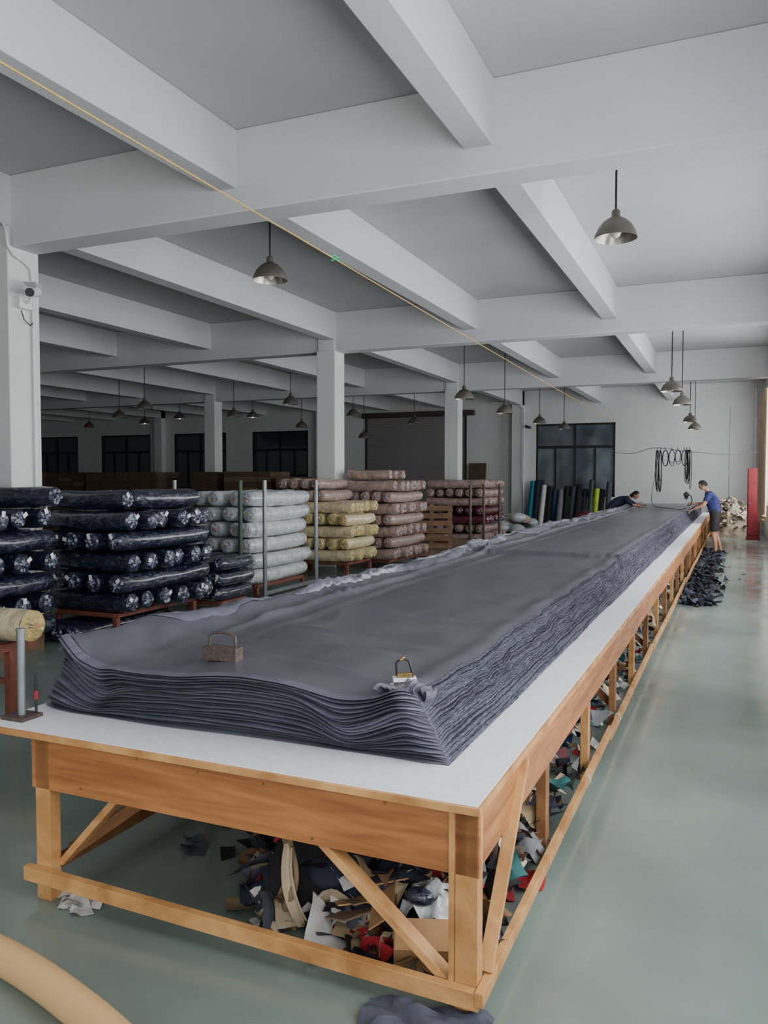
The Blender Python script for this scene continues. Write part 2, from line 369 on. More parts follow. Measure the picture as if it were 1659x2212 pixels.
def flankL(u,v):
    Y=fy(FX0)+(FY1-fy(FX0))*(u**1.6); li=int(v*22*.999)
    sh=.04*nz(Y*.8,55)+.02*nz(Y*3,56)
    x=FX0-.08+.10*v+sh*v+(.012 if int(round(v*66))%3==1 else -.006)*(0<v<1)+.006*nz(Y*5,li)
    return (x if v<1 else FX0+.02+sh,Y,TZ+.002+(topz(FX0+.02,Y)-TZ)*v)
b.grid(flankL,260,67,'fabf')
NLF=22; SUB=8
fj=[U(-1,1) for _ in range(NLF+2)]
lt=[0]
for i in range(NLF): lt.append(lt[-1]+U(.45,1.8))
lt=[a/lt[-1] for a in lt]
def front(u,v):
    X=FX0-.08+(-.965-FX0+.08)*u
    row=int(round(v*NLF*SUB)); li=min(NLF-1,row//SUB); ph=(row-li*SUB)/SUB
    t=lt[li]+(lt[li+1]-lt[li])*ph
    xe=FX0+.02+(FX1-FX0-.02)*u; Xc=X*(1-t)+xe*t
    zt=topz(xe,fy(xe)); fade=1-smooth(.95,1,u)
    lobe=math.sin(math.pi*ph)**.6
    yy=-(.038+.022*fj[li]+.026*nz(X*1.5,li*5.3))*lobe+.016-.020*math.sin(t*5+X*1.5)+.016*nz(X*2,t*3,61)
    y=fy(xe)+yy*fade
    if row==0 or row==NLF*SUB: y=fy(xe)
    dip=-.060*math.exp(-((X+1.36)/.13)**2)+.030*math.exp(-((X+1.10)/.08)**2)+.012*math.sin(X*3.1+1)+.020*nz(X*1.6,t*2,71)
    lf=-.04*math.exp(-((X+2.72)/.12)**2)+.025*smooth(-2.7,-2.93,X)
    z=TZ+.002+(zt-TZ)*t+((dip+lf)*math.sin(math.pi*t)*t**.3+.008*nz(X*4,li*2.3)*math.sin(math.pi*t))*fade
    return (Xc,y,z)
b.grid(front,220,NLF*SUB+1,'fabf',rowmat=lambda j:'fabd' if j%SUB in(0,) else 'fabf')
b.grid(lambda u,v:(FX0+(FX1+.1-FX0)*u,FY1+.02*math.sin(v*40),TZ+.002+(.25)*v),30,30,'fabf')
yy=3.5; i=0
while yy<25:
    ln=U(.8,2.4); wd=U(.07,.24); x0=U(-2.95,-2.76); ph=U(0,60); hh=U(.014,.038)
    def fl(u,v):
        Y=yy+ln*u; e=min(1,5*u,5*(1-u))**.6
        X=x0+.05*nz(Y*1.6,ph)+.014*nz(Y*9,ph)+(wd*(.7+.3*math.sin(u*4+ph))*(.3+.7*e)+.016*nz(Y*12,ph+4))*v
        return (X,Y,topz(X,Y)+.002+e*(hh*math.sin(math.pi*min(1,v*1.05))**.5+.012*nz(Y*4,v*2.5,ph)+.007*nz(Y*14,v*5,ph))*(1 if v<.97 else .5))
    b.grid(fl,int(60*ln),12,'fabh'); yy+=ln*U(.25,.6); i+=1
for i in range(9):
    a=-.9+i*.2
    def pl(u,v,a=a,i=i):
        X=-1.24+.018*i+.01*math.sin(v*3)+.05*v*math.sin(a)
        Y=2.90+.12*u+.01*math.sin(i*2)-.05*v
        return (X,Y,.86+.09*v*(1-.3*abs(a))+.01*math.sin(u*4+i))
    b.grid(pl,6,8,'fabf'); b.grid(lambda u,v:tuple(Vector(pl(u,v))+Vector((.006,0,0))),6,8,'fabf')
fo=b.obj('layered_fabric_stack',angle=60); fo.matrix_world=TR
def weight(x,y,w,rot):
    b=MB(); b.box((0,0,.032),(w,.065,.062),'iron')
    pts=[(-w*.40,0,.06),(-w*.38,0,.11),(-w*.30,0,.12),(0,0,.127),(w*.30,0,.12),(w*.38,0,.11),(w*.40,0,.06)]
    b.tube(pts,.006,'iron',8); o=b.obj('iron_weight',bevel=.004); o.location=(x,y,topz(x,y)); o.rotation_euler=(0,0,rot); return o
weight(-2.12,3.06,.175,.05)
b=MB(); b.box((0,0,.012),(.11,.05,.018),'white_pl'); b.box((0,.0,.03),(.07,.03,.02),'brass')
b.tube([(-.035,0,.03),(-.04,0,.085),(-.015,0,.105),(.02,0,.095),(.035,0,.05),(.04,0,.02)],.006,'black',8); b.cyl((-.02,0,.095),(.0,0,.112),.011,.008,'brass',8)
o=b.obj('spring_clamp',bevel=.002); o.location=(-1.19,2.97,.935); o.rotation_euler=(0,0,.5); o.scale=(.85,.85,.9)
b=MB(); b.box((-2.95,2.68,TZ+.008),(.13,.12,.016),'iron'); b.cyl((-2.95,2.68,TZ),(-2.95,2.68,TZ+.40),.018,.018,'steel'); b.cyl((-2.95,2.68,TZ+.40),(-2.95,2.68,TZ+.41),.021,.021,'steel')
b.cyl((-2.905,2.72,TZ+.016),(-2.905,2.72,TZ+.2),.006,.006,'black',8); b.cyl((-2.905,2.72,TZ+.08),(-2.905,2.72,TZ+.12),.012,.012,'red',8)
b.obj('clamp_post')
# ---------------------------------------------------------------- scraps
def scraps(b,n,fx,fy_,fz,cols,smin=.05,smax=.16,flat=.5,asp0=.35,asp1=1.2,ok=None):
    c=0
    while c<n:
        x,y=fx(),fy_()
        if ok and not ok(x,y): continue
        c+=1
        z=fz(x,y); s=U(smin,smax); a=U(0,6.28); tl=U(-flat,flat); tl2=U(-flat,flat)
        Rm=Matrix.Rotation(a,3,'Z')@Matrix.Rotation(tl,3,'X')@Matrix.Rotation(tl2,3,'Y')
        k1=U(-1,1);k2=U(1,5);asp=U(asp0,asp1);ph=U(0,6);m=SC[random.choice(cols)]
        def g(u,v):
            p=Vector(((u-.5)*s*(1-.4*v*k1),(v-.5)*s*asp,s*.28*math.sin(u*k2+ph)*math.cos(v*k2)+s*.15*k1*v))
            p=Rm@p+Vector((x,y,z)); p.z=max(p.z,.004); return p
        b.grid(g,6,6,m)
b=MB()
allc=['cream','white','navy','black','slate','teal','grey','khaki','maroon','blue','slate','white','cream','brown','khaki','black','red']
dk=['black','navy','black','khaki','cream','white','slate','black','brown','slate','navy','cream','khaki','white','white','cream','brown','red']
ok1=lambda x,y: y>2.70+.55*smooth(-1.6,-2.2,x)
scraps(b,480,lambda:U(-2.2,-.86),lambda:2.72+2.2*R()**1.2,lambda x,y:.01+U(0,.20)*smooth(-2.2,-1.5,x)*smooth(2.62,3.1,y),dk,.05,.13,.9,ok=ok1)
scraps(b,240,lambda:U(-2.1,-.86),lambda:2.75+1.8*R()**1.1,lambda x,y:.02+U(0,.16)*smooth(-2.2,-1.5,x)*smooth(2.62,3.1,y),dk,.12,.26,.8,ok=ok1)
scraps(b,8,lambda:U(-2.66,-2.5),lambda:U(2.55,2.66),lambda x,y:.006,['white'],.05,.12,.1)
scraps(b,30,lambda:U(-2.5,-1.9),lambda:U(3.2,4.2),lambda x,y:.006,['black','navy','slate'],.05,.2,.15)
scraps(b,1600,lambda:U(-1.7,-.80),lambda:2.9+24*R()**1.7,lambda x,y:.01+U(.0,.26),allc,.05,.15,.9)
b.obj('fabric_scrap_pile',angle=60,dz=FZ)
b=MB(); scraps(b,620,lambda:random.gauss(-.44,.13),lambda:U(12.3,21.8),lambda x,y:U(.003,.04)*math.exp(-((x+.5)/.15)**2)+.003,['slate','navy','slate','black'],.08,.26,.35,.08,.35)
scraps(b,14,lambda:U(-.2,.3),lambda:U(15,22),lambda x,y:.006,['white','grey','slate'],.03,.08,.1)
b.obj('fabric_offcut_heap',angle=60,dz=FZ)
b=MB(); b.grid(lambda u,v:(-1.12+.42*u,2.36+.16*v+.05*u+.03*nz(u*5,v,4),.012+.05*max(0,nz(u*5,v*5,2))+.02*math.sin(u*7+v*3)**2),18,12,SC['slate'])
b.obj('fabric_offcut_sheet',angle=60,dz=FZ)
# ---------------------------------------------------------------- fabric rolls
def roll(b,p0,p1,r,mb,me,gather=True,n=20,label=False):
    p0=Vector(p0);p1=Vector(p1);x,y,z=b.frame(p0,p1); L=(p1-p0).length
    K=12; sd=R()*100; vs=[]; r*=U(.90,1.0)
    for k in range(K):
        t=k/(K-1); rr=r*(.90 if k in(0,K-1) else .98); sag=-.014*math.sin(math.pi*t)
        for i in range(n):
            a=2*math.pi*i/n; q=rr*(1+.08*nz(sd+t*5,math.cos(a)*1.8,math.sin(a)*1.8)+.03*nz(sd+t*14,math.cos(a)*3,math.sin(a)*3))
            vs.append(p0+y*L*t+x*math.cos(a)*q+z*math.sin(a)*q+Vector((0,0,sag)))
    b.add(vs,[(k*n+i,k*n+(i+1)%n,(k+1)*n+(i+1)%n,(k+1)*n+i) for k in range(K-1) for i in range(n)],mb)
    for p,sg in((p0,-1),(p1,1)):
        rings=[(.90,0),(.72,.018),(.42,.022),(.2,.03),(.10,.055 if gather else .03)]
        vs=[]
        for ri,(q,o) in enumerate(rings):
            for i in range(n):
                a=2*math.pi*i/n; jj=(U(-.008,.010) if 0<ri<4 else 0)
                vs.append(p+y*sg*(o+jj)+(x*math.cos(a)+z*math.sin(a))*r*q)
        for ri in range(len(rings)-1):
            for i in range(n):
                f=(ri*n+i,ri*n+(i+1)%n,(ri+1)*n+(i+1)%n,(ri+1)*n+i)
                pr=(.04,.12,.38,.8)[ri] if gather else (.0,.05,.15,.2)[ri]
                b.add([vs[q] for q in f],[(0,1,2,3)],'plast' if R()<pr else me)
        b.add([p+y*sg*.033+(x*math.cos(2*math.pi*i/10)+z*math.sin(2*math.pi*i/10))*r*.2 for i in range(10)],[tuple(range(10))],'plast' if gather else 'card')
        if label and R()<.6:
            a=U(.2,2.9); c=p+y*sg*.035+(x*math.cos(a)+z*math.sin(a))*r*.6; A=(x*math.cos(a)+z*math.sin(a)); B_=y.cross(A)
            b.add([c-A*.03-B_*.022,c+A*.03-B_*.022,c+A*.03+B_*.022,c-A*.03+B_*.022],[(0,1,2,3)],'label')
M_={'p':('pink','pinkE'),'m':('maroon','maroon'),'c':('cream','creamE')}
def stack(b,x0,x1,y0,y1,z0,layers,r,mb,me,gather=True,jit=.04,pitch=1.95,label=False):
    z=z0+r
    for li,o in enumerate(layers):
        cfg=o[1:]
        m1,m2=(mb,me) if not cfg else (M_[cfg][0],M_[cfg][1])
        ox=.5 if (li%2 and len(set(l[0] for l in layers))==1) else 0
        if o[0]=='X':
            n=int((y1-y0)/(2.04*r)); 
            for i in range(n):
                yy=y0+r+(y1-y0-2*r)*i/max(1,n-1)+U(-.01,.01); j=U(-jit,jit*1.6); roll(b,(x0+max(j,-jit),yy,z+U(-.012,.008)),(x1+j,yy+U(-.03,.03),z+U(-.012,.008)),r,m1,m2,gather,label=label)
        else:
            n=int((x1-x0)/(2.04*r))
            for i in range(n):
                xx=x0+r+(x1-x0-2*r)*(i+ox*(0 if i==n-1 else .6))/max(1,n-1)+U(-.01,.01); j=U(-jit*1.4,jit); roll(b,(xx,y0+j,z+U(-.012,.008)),(xx+U(-.03,.03),y1+j,z+U(-.012,.008)),r,m1,m2,gather,label=label)
        z+=pitch*r
    return z
def rack(x0,x1,y0,y1,z,posts=[],name='steel_rack'):
    b=MB(); z-=FZ
    for y in(y0,y1): b.bb(x0,x1,y-.025,y+.025,z-.05,z,'rust')
    for x in(x0,x1): b.bb(x-.025,x+.025,y0,y1,z-.05,z,'rust')
    for x in(x0,x1):
        for y in(y0,y1): b.bb(x-.03,x+.03,y-.03,y+.03,0,z-.05,'rust'); b.bb(x-.06,x+.06,y-.06,y+.06,0,.015,'rust')
    for (x,y,h,m) in posts: b.cyl((x,y,0),(x,y,h-FZ),.035,.035,m,12); b.cyl((x,y,0),(x,y,.02),.07,.07,m,12)
    return b.obj(name,bevel=.004,dz=FZ)
r=.118
b=MB(); zt=stack(b,-7.24,-6.10,6.98,8.6,.24,['X','Y','X','Y','X'],r,'navy','navy_d',label=True,jit=.05)
roll(b,(-7.2,7.12,zt),(-6.25,7.2,zt),r,'navy','navy_d',label=True)
for xx in(-6.91,-6.67,-6.43): roll(b,(xx,7.45,zt),(xx+.02,8.6,zt),r,'navy','navy_d',label=True)
for xx in(-7.15,-6.9,-6.65): roll(b,(xx,6.75,.03),(xx,8.2,.03),.11,'navy','navy_d')
b.obj('navy_fabric_roll_stack'); rack(-7.15,-6.3,7.05,8.45,.235)
b=MB(); zt=stack(b,-8.0,-6.68,5.35,6.55,.07,['Y','X','Y','X','Y','X'],r,'navy','navy_d',label=True,jit=.03)
roll(b,(-7.75,6.20,zt-.01),(-6.45,6.34,zt-.01),r,'navy','navy_d'); b.obj('navy_fabric_roll_stack')
b=MB(); b.bb(-8.0,-6.8,5.45,6.5,.02,.065,'pallet')
for x in(-7.95,-7.4,-6.85): b.bb(x-.04,x+.04,5.45,6.5,FZ,.02,'pallet')
b.obj('wooden_pallet')
b=MB(); stack(b,-7.2,-6.1,8.85,9.6,.12,['Y','Y','Y'],.10,'navy','navy_d',label=True); b.obj('navy_fabric_roll_stack'); rack(-7.1,-6.2,8.9,9.5,.115)
b=MB(); stack(b,-7.6,-6.40,10.05,11.75,.17,['Y']*6,.119,'whiteR','whiteE',jit=.05,gather=False)
b.obj('white_fabric_roll_stack')
rack(-7.55,-6.46,10.2,11.6,.165)
b=MB()
for (x,y,m) in((-6.26,10.12,'steel'),(-6.28,11.75,'steel'),(-6.50,9.85,'green_steel'),(-7.7,9.9,'steel')):
    b.cyl((x,y,FZ),(x,y,1.72),.032,.032,m,12); b.bb(x-.07,x+.07,y-.07,y+.07,FZ,FZ+.02,m)
b.beam((-6.26,10.12,.06),(-6.28,11.75,.06),.04,.05,'steel'); b.beam((-7.7,9.9,.05),(-6.5,9.85,.05),.04,.05,'steel')
b.obj('steel_post_rack')
b=MB(); stack(b,-7.8,-6.30,13.05,14.25,.22,['X','Y','X','Y','X'],.114,'cream','creamE',gather=False)
for xx in(-7.9,-7.67,-7.44,-7.21,-6.98): roll(b,(xx,13.2,1.43),(xx+.02,14.4,1.43),.112,'pink','pinkE')
for xx in(-7.8,-7.57,-7.34,-7.1): roll(b,(xx,13.25,1.65),(xx+.02,14.4,1.65),.112,'pink','pinkE')
b.obj('cream_fabric_roll_stack'); rack(-7.7,-6.4,13.15,14.15,.215)
b=MB(); zt=stack(b,-7.32,-6.1,14.62,16.45,.12,['X','Y','X','Y','X','Y','X'],.117,'pink','pinkE')
for y in(14.9,15.2,15.6): roll(b,(-7.2,y,zt-.01),(-6.3,y+.05,zt-.01),.105,'pink','pinkE')
b.obj('pink_fabric_roll_stack'); rack(-7.25,-6.25,14.75,16.3,.115)
b=MB(); stack(b,-7.3,-5.75,19.7,21.7,.12,['Xp','Yp','Xm','Ym','Xp','Yp','Xp'],.117,'pink','pinkE'); b.obj('pink_fabric_roll_stack'); rack(-7.2,-5.9,19.8,21.6,.115,[(-5.65,19.4,1.6,'iron'),(-5.6,20.7,1.6,'iron'),(-5.6,18.1,1.6,'iron')])
b=MB()
for i in range(7): b.box((0,-.05,.1+i*.16),(.95,.02,.11),'pallet')
for x in(-.42,0,.42): b.box((x,0,.58),(.09,.08,1.16),'pallet')
for i in(0,3,6): b.box((0,.05,.1+i*.16),(.95,.02,.11),'pallet')
o=b.obj('wooden_pallet',bevel=.003); o.location=(-6.25,17.25,FZ); o.rotation_euler=(math.radians(-14),math.radians(0),math.radians(20)); o.scale=(1,1,1.1)
b=MB(); b.box((0,0,.2),(.5,.4,.4),'card_l'); b.box((-.28,0,.45),(.16,.4,.01),'card',Matrix.Rotation(.6,3,'Y')); b.box((.28,0,.45),(.16,.4,.01),'card',Matrix.Rotation(-.6,3,'Y')); o=b.obj('cardboard_box'); o.location=(-5.9,18.3,FZ); o.rotation_euler=(0,0,.3)
b=MB()
for i in range(18):
    cx,cy=U(-6.2,-5.3),U(22.0,23.4); zq=U(.1,.9)*(1-abs(cx+5.75)*.8)
    b.ell((cx,cy,zq),(U(.2,.35),U(.2,.35),U(.12,.2)),random.choice(['whiteR','whiteE','cream','rag','black']),14,8)
b.obj('cloth_bundle_heap',dz=FZ)
b=MB(); roll(b,(-6.2,4.45,.66),(-4.72,4.40,.66),.14,'cream','creamE',gather=False,n=24)
b.grid(lambda u,v:(-5.9+.95*u,4.27-.03*math.sin(u*9)-.03*v,.62-.30*v*(.7+.3*math.sin(u*5))),24,10,'whiteR'); b.obj('cream_fabric_roll')
b=MB()
for x in(-5.9,-4.95): b.bb(x-.03,x+.03,4.2,4.6,.46,.52,'rust'); b.bb(x-.03,x+.03,4.37,4.43,FZ,.46,'rust'); b.bb(x-.05,x+.05,4.15,4.65,FZ,FZ+.04,'rust')
b.bb(-5.9,-4.95,4.38,4.42,.2,.24,'rust'); b.obj('roll_trestle')
b=MB(); b.tube(spline([(x,y,FZ+.062) for x,y in((-3.4,2.19),(-2.9,2.17),(-2.39,2.11),(-1.95,2.0),(-1.6,1.87),(-1.3,1.70))]),.06,'tube',32); b.obj('cardboard_tube',angle=50)
# ---------------------------------------------------------------- lamps
def lamp(x,y,z,r=.21,lit=False):
    b=MB(); h=r*1.05
    prof=[(r,0),(r*1.0,.012),(r*.93,h*.28),(r*.78,h*.55),(r*.52,h*.8),(r*.26,h*.95),(r*.2,h*1.0),(r*.2,h*1.22),(r*.12,h*1.3),(.0,h*1.3)]
    b.lathe(prof,(x,y,z),'shade',28)
    b.lathe([(r*.99,0),(r*.91,h*.28),(r*.76,h*.54),(r*.5,h*.78),(0,h*.9)],(x,y,z),'shade_in',28)
    b.ell((x,y,z+h*.42),(r*.3,r*.3,r*.42),'bulb' if lit else 'bulb_off',12,8)
    b.cyl((x,y,z+h*1.25),(x,y,ZS),.011,.011,'black',8); b.cyl((x,y,ZS-.04),(x,y,ZS),.05,.05,'black',12)
    b.obj('pendant_lamp',angle=50)
L1=[(-1.10,8.4,4.14),(-5.16,8.5,4.14),(-5.3,16.66,3.45),(-5.25,19.85,3.38),(-1.1,16.8,3.45),(-1.05,19.5,3.41),(-1.17,26.1,3.45),(-1.1,27.8,3.32),(-5.7,25.9,3.52),(-5.35,28.2,3.45),
(-10.8,18.8,3.72),(-11.2,23.5,3.75),(-14.4,17.3,3.6),(-17.2,19.5,3.6),(-13.8,20.6,3.6),(-13.7,24.6,3.5),(-9.4,24.3,3.5),(-25,26.5,3.9),(-12.2,26.5,3.2)]
for p in L1: lamp(*p)
for p in((-15.3,24,3.85),(-18.4,24,3.9),(-20.4,24.5,3.8)): lamp(*p,lit=True)
# ---------------------------------------------------------------- rope
b=MB()
P0=Vector((-3.40,2.2,3.85)); P1=Vector((-3.93,30.95,3.80))
pts=[P0.lerp(P1,i/40)-Vector((0,0,.10*math.sin(math.pi*i/40)*0.3)) for i in range(41)]
b.tube(pts,.006,'rope',6); 
P0b=P0-(P1-P0)*.25; b.tube([P0,P0b],.006,'rope',6)
kx=P0.lerp(P1,.165)
for i in range(6): b.cyl(kx+Vector((U(-.05,.05),U(-.05,.05),U(-.03,.03))),kx+Vector((U(-.05,.05),U(-.1,.1),U(-.03,.03))),.009,.006,'rope_g',6)
b.obj('overhead_rope')
# ---------------------------------------------------------------- column conduit + security camera
b=MB()
b.tube([(-7.39,6.98,FZ),(-7.39,6.98,4.0),(-7.39,6.96,4.14),(-7.39,6.85,4.20),(-7.39,6.72,4.24),(-7.39,6.64,4.32),(-7.40,6.63,4.5),(-7.45,6.62,4.60),(-8.2,6.62,4.62)],.017,'white_pl',10)
b.obj('conduit_pipe')
b=MB()
b.bb(-7.42,-7.34,6.74,6.92,3.66,3.78,'white_pl'); b.tube([(-7.36,6.83,3.72),(-7.28,6.83,3.74),(-7.24,6.83,3.80)],.02,'white_pl',8)
b.cyl((-7.30,6.95,3.87),(-7.14,6.70,3.80),.055,.055,'white_pl',16); b.cyl((-7.142,6.705,3.801),(-7.125,6.68,3.795),.05,.045,'black',16); b.box((-7.23,6.82,3.92),(.14,.28,.010),'white_pl',Matrix.Rotation(.55,3,'Z'))
b.tube([(-7.38,6.80,3.64),(-7.37,6.83,3.54),(-7.38,6.93,3.49),(-7.39,6.98,3.54)],.006,'black',6)
b.obj('security_camera')
b=MB(); b.tube([(-7.35,30.66,FZ),(-7.35,30.66,4.4),(-7.6,30.66,4.6),(-8.6,30.66,4.7)],.03,'white_pl',10); b.tube([(-.05,30.97,FZ),(-.05,30.97,4.3)],.02,'white_pl',8); b.tube([(.75,30.9,FZ),(.75,30.9,4.9)],.04,'white_pl',8); b.obj('wall_conduit')
b=MB(); b.bb(-7.42,-7.36,30.75,30.9,3.7,3.8,'white_pl'); b.cyl((-7.3,30.8,3.75),(-7.1,30.6,3.68),.06,.06,'black',12); b.cyl((-7.36,30.8,3.75),(-7.28,30.8,3.75),.03,.03,'black',8); b.obj('security_camera')
# ---------------------------------------------------------------- boxes left background
def boxes(x0,x1,y0,y1,h,bh,bw,m,name='cardboard_box_stack'):
    b=MB(); b.bb(x0,x1,y0,y1,0,.12,'pallet'); z=.12
    while z+bh<h+.01:
        x=x0
        while x<x1-.1:
            xx=min(x+bw,x1); b.bb(x+.006,xx-.006,y0+U(0,.03),y1,z+.003,z+bh-.003,random.choice(m)); x=xx
        z+=bh
    b.obj(name,dz=FZ)
for (x0,x1,y,h,m) in((-12.6,-11.0,21.0,2.0,['card_d','card_l']),(-14.6,-12.9,21.2,2.12,['card_d','card_d','card_l']),(-15.95,-15.0,21.4,2.1,['card_d']),(-20.2,-17.2,21.2,2.12,['card_d']),(-23.5,-20.5,21.4,2.16,['card_l','card_d']),(-27.5,-24.0,21.4,2.2,['card_l','card_d']),(-10.8,-9.2,21.5,1.3,['card_d','card_l'])):
    boxes(x0,x1,y,y+1.2,h,.16,.62,m)
b=MB(); b.box((-9.2,30.6,1.6),(.7,.05,1.5),'card_d',Matrix.Rotation(-.15,3,'X')); b.box((-9.25,30.45,.45),(.8,.5,1.07),'card_d'); b.obj('plywood_offcut_boards')
# ---------------------------------------------------------------- upright rolls on far wall
b=MB()
x=-7.0
cl={'lime':mat('lime_cloth',srgb(170,200,60),.7),'tealr':mat('teal_cloth',srgb(20,130,150),.6)}
for i,c in enumerate(['tealr','navy','white','black','blue','grey','black','slate','black','navy','green','lime','black','slate']):
    m=cl.get(c) or SC.get(c) or M['green_steel']; h=U(1.2,1.7); rr=U(.08,.11); b.cyl((x,30.1+U(-.1,.1),FZ),(x+U(-.03,.03),30.75,h),rr,rr,m,14); b.cyl((x,30.75,h),(x,30.76,h+.02),rr*.4,rr*.4,'card',10); x+=.22
b.obj('upright_fabric_rolls')
b=MB()
for i in range(16): b.ell((U(-4.9,-4.0),U(27.3,28.3),U(.1,.6)),(U(.2,.35),U(.2,.3),U(.1,.16)),SC['maroon'] if i%3 else M['red'],12,8)
b.obj('red_cloth_sack_pile',dz=FZ)
b=MB()
b.grid(lambda u,v:(-.05+(1.0*v)*math.cos(u*6.2832)*.85*(1+.2*nz(math.cos(u*6.28)*2,math.sin(u*6.28)*2,1)),28.7+1.6*v*math.sin(u*6.2832),max(0,1.10*(1-v**2.6)*(1+.22*nz(math.cos(u*6.2832)*v*3,math.sin(u*6.2832)*v*3,3))+.16*nz(math.cos(u*6.2832)*v*8,math.sin(u*6.2832)*v*8,5)) if v<1 else 0),70,40,'rag')
scraps(b,110,lambda:U(-.7,.5),lambda:U(27.3,29.5),lambda x,y:max(.02,1.12*(1-abs((x+.05)/.9)**2.6-abs((y-28.7)/1.6)**2.6)),['cream','khaki','cream','grey','white'],.10,.28,.3)
b.obj('rag_pile',angle=60,dz=FZ)
b=MB(); b.bb(.45,.80,26.3,26.5,.0,2.05,'red'); b.bb(.47,.78,26.28,26.3,.06,2.0,'red'); b.bb(.43,.82,26.27,26.52,FZ,.0,'red'); b.cyl((.51,26.27,1.0),(.51,26.25,1.0),.02,.02,'steel',8); b.obj('fire_hose_cabinet',bevel=.006)
b=MB(); b.grid(lambda u,v:(.74-.05*math.sin(u*40),21.0+4.4*u,3.9-(3.0+.3*math.sin(u*3))*v),140,6,'curtain'); b.cyl((.78,20.8,3.92),(.78,25.6,3.92),.02,.02,'steel'); b.obj('window_curtain')
b=MB()
b.tube(spline([(-4.0,30.9,2.7),(-3.0,28,2.58),(-2.1,25.2,2.65),(-1.1,25.2,2.52),(.2,26.5,2.46),(1.0,27,2.62)]),.008,'black',6)
for i,x in enumerate((-2.02,-1.93,-1.80,-1.62,-1.45,-1.28,-1.2,-1.13)):
    n=2 if i in(0,1,6,7) else 1
    b.cyl((x,25.2,2.66),(x,25.2,2.56),.015,.015,'steel',8)
    for k in range(n+1):
        L=U(.35,.5) if n==1 else U(.9,1.25); w=.16 if n==1 else .07; ph=U(-.03,.03)
        pts=[(x+ph+w*.5*math.sin(math.pi*2*t)*(1),25.2+U(-.01,.01),2.58-L*.5*(1-math.cos(2*math.pi*t))) for t in[j/20 for j in range(21)]]
        b.tube(pts,.009,'black',5)
b.tube(spline([(-2.0,25.2,2.56),(-2.05,24.8,1.9),(-2.1,24.4,1.25),(-2.0,23.8,1.0),(-1.75,23.0,.965),(-1.4,22.2,.96),(-1.1,21.5,.97),(-.99,21.1,1.05)]),.008,'black',6)
b.obj('hanging_power_cable')
# ---------------------------------------------------------------- people
def person(name,J,bones,root,groups,extra):
    names=list(J); me=bpy.data.meshes.new(name+'_rig'); me.from_pydata([J[n][0] for n in names],[(names.index(a),names.index(c)) for a,c,_ in bones],[])
    o=bpy.data.objects.new(name+'_rig',me); bpy.context.collection.objects.link(o)
    o.modifiers.new('s','SKIN'); 
    for i,n in enumerate(names):
        sv=me.skin_vertices[0].data[i]; rr=J[n][1]; sv.radius=rr if isinstance(rr,tuple) else (rr,rr); sv.use_root=(n==root)
    ss=o.modifiers.new('ss','SUBSURF'); ss.levels=2; ss.render_levels=2
    dg=bpy.context.evaluated_depsgraph_get(); m2=bpy.data.meshes.new_from_object(o.evaluated_get(dg)); bpy.data.objects.remove(o)
    m2.name=name+'_body'
    m2.materials.clear()
    gi={}
    for g,(mt,inf) in groups.items(): m2.materials.append(M[mt]); gi[g]=len(gi)
    def near(p):
        best=None
        for a,c,g in bones:
            A=Vector(J[a][0]);C=Vector(J[c][0]);d=C-A;t=max(0,min(1,(p-A).dot(d)/d.length_squared)); ds=(p-(A+d*t)).length
            gg=g(t) if callable(g) else g
            if best is None or ds<best[0]: best=(ds,gg)
        return best[1]
    for v in m2.vertices:
        g=near(v.co); v.co=v.co+v.normal*groups[g][1]
    for p in m2.polygons: p.material_index=gi[near(p.center)]; p.use_smooth=True
    e=empty(name); ob=bpy.data.objects.new(name+'_figure',m2); bpy.context.collection.objects.link(ob); ob.parent=e
    extra(e)
    return e
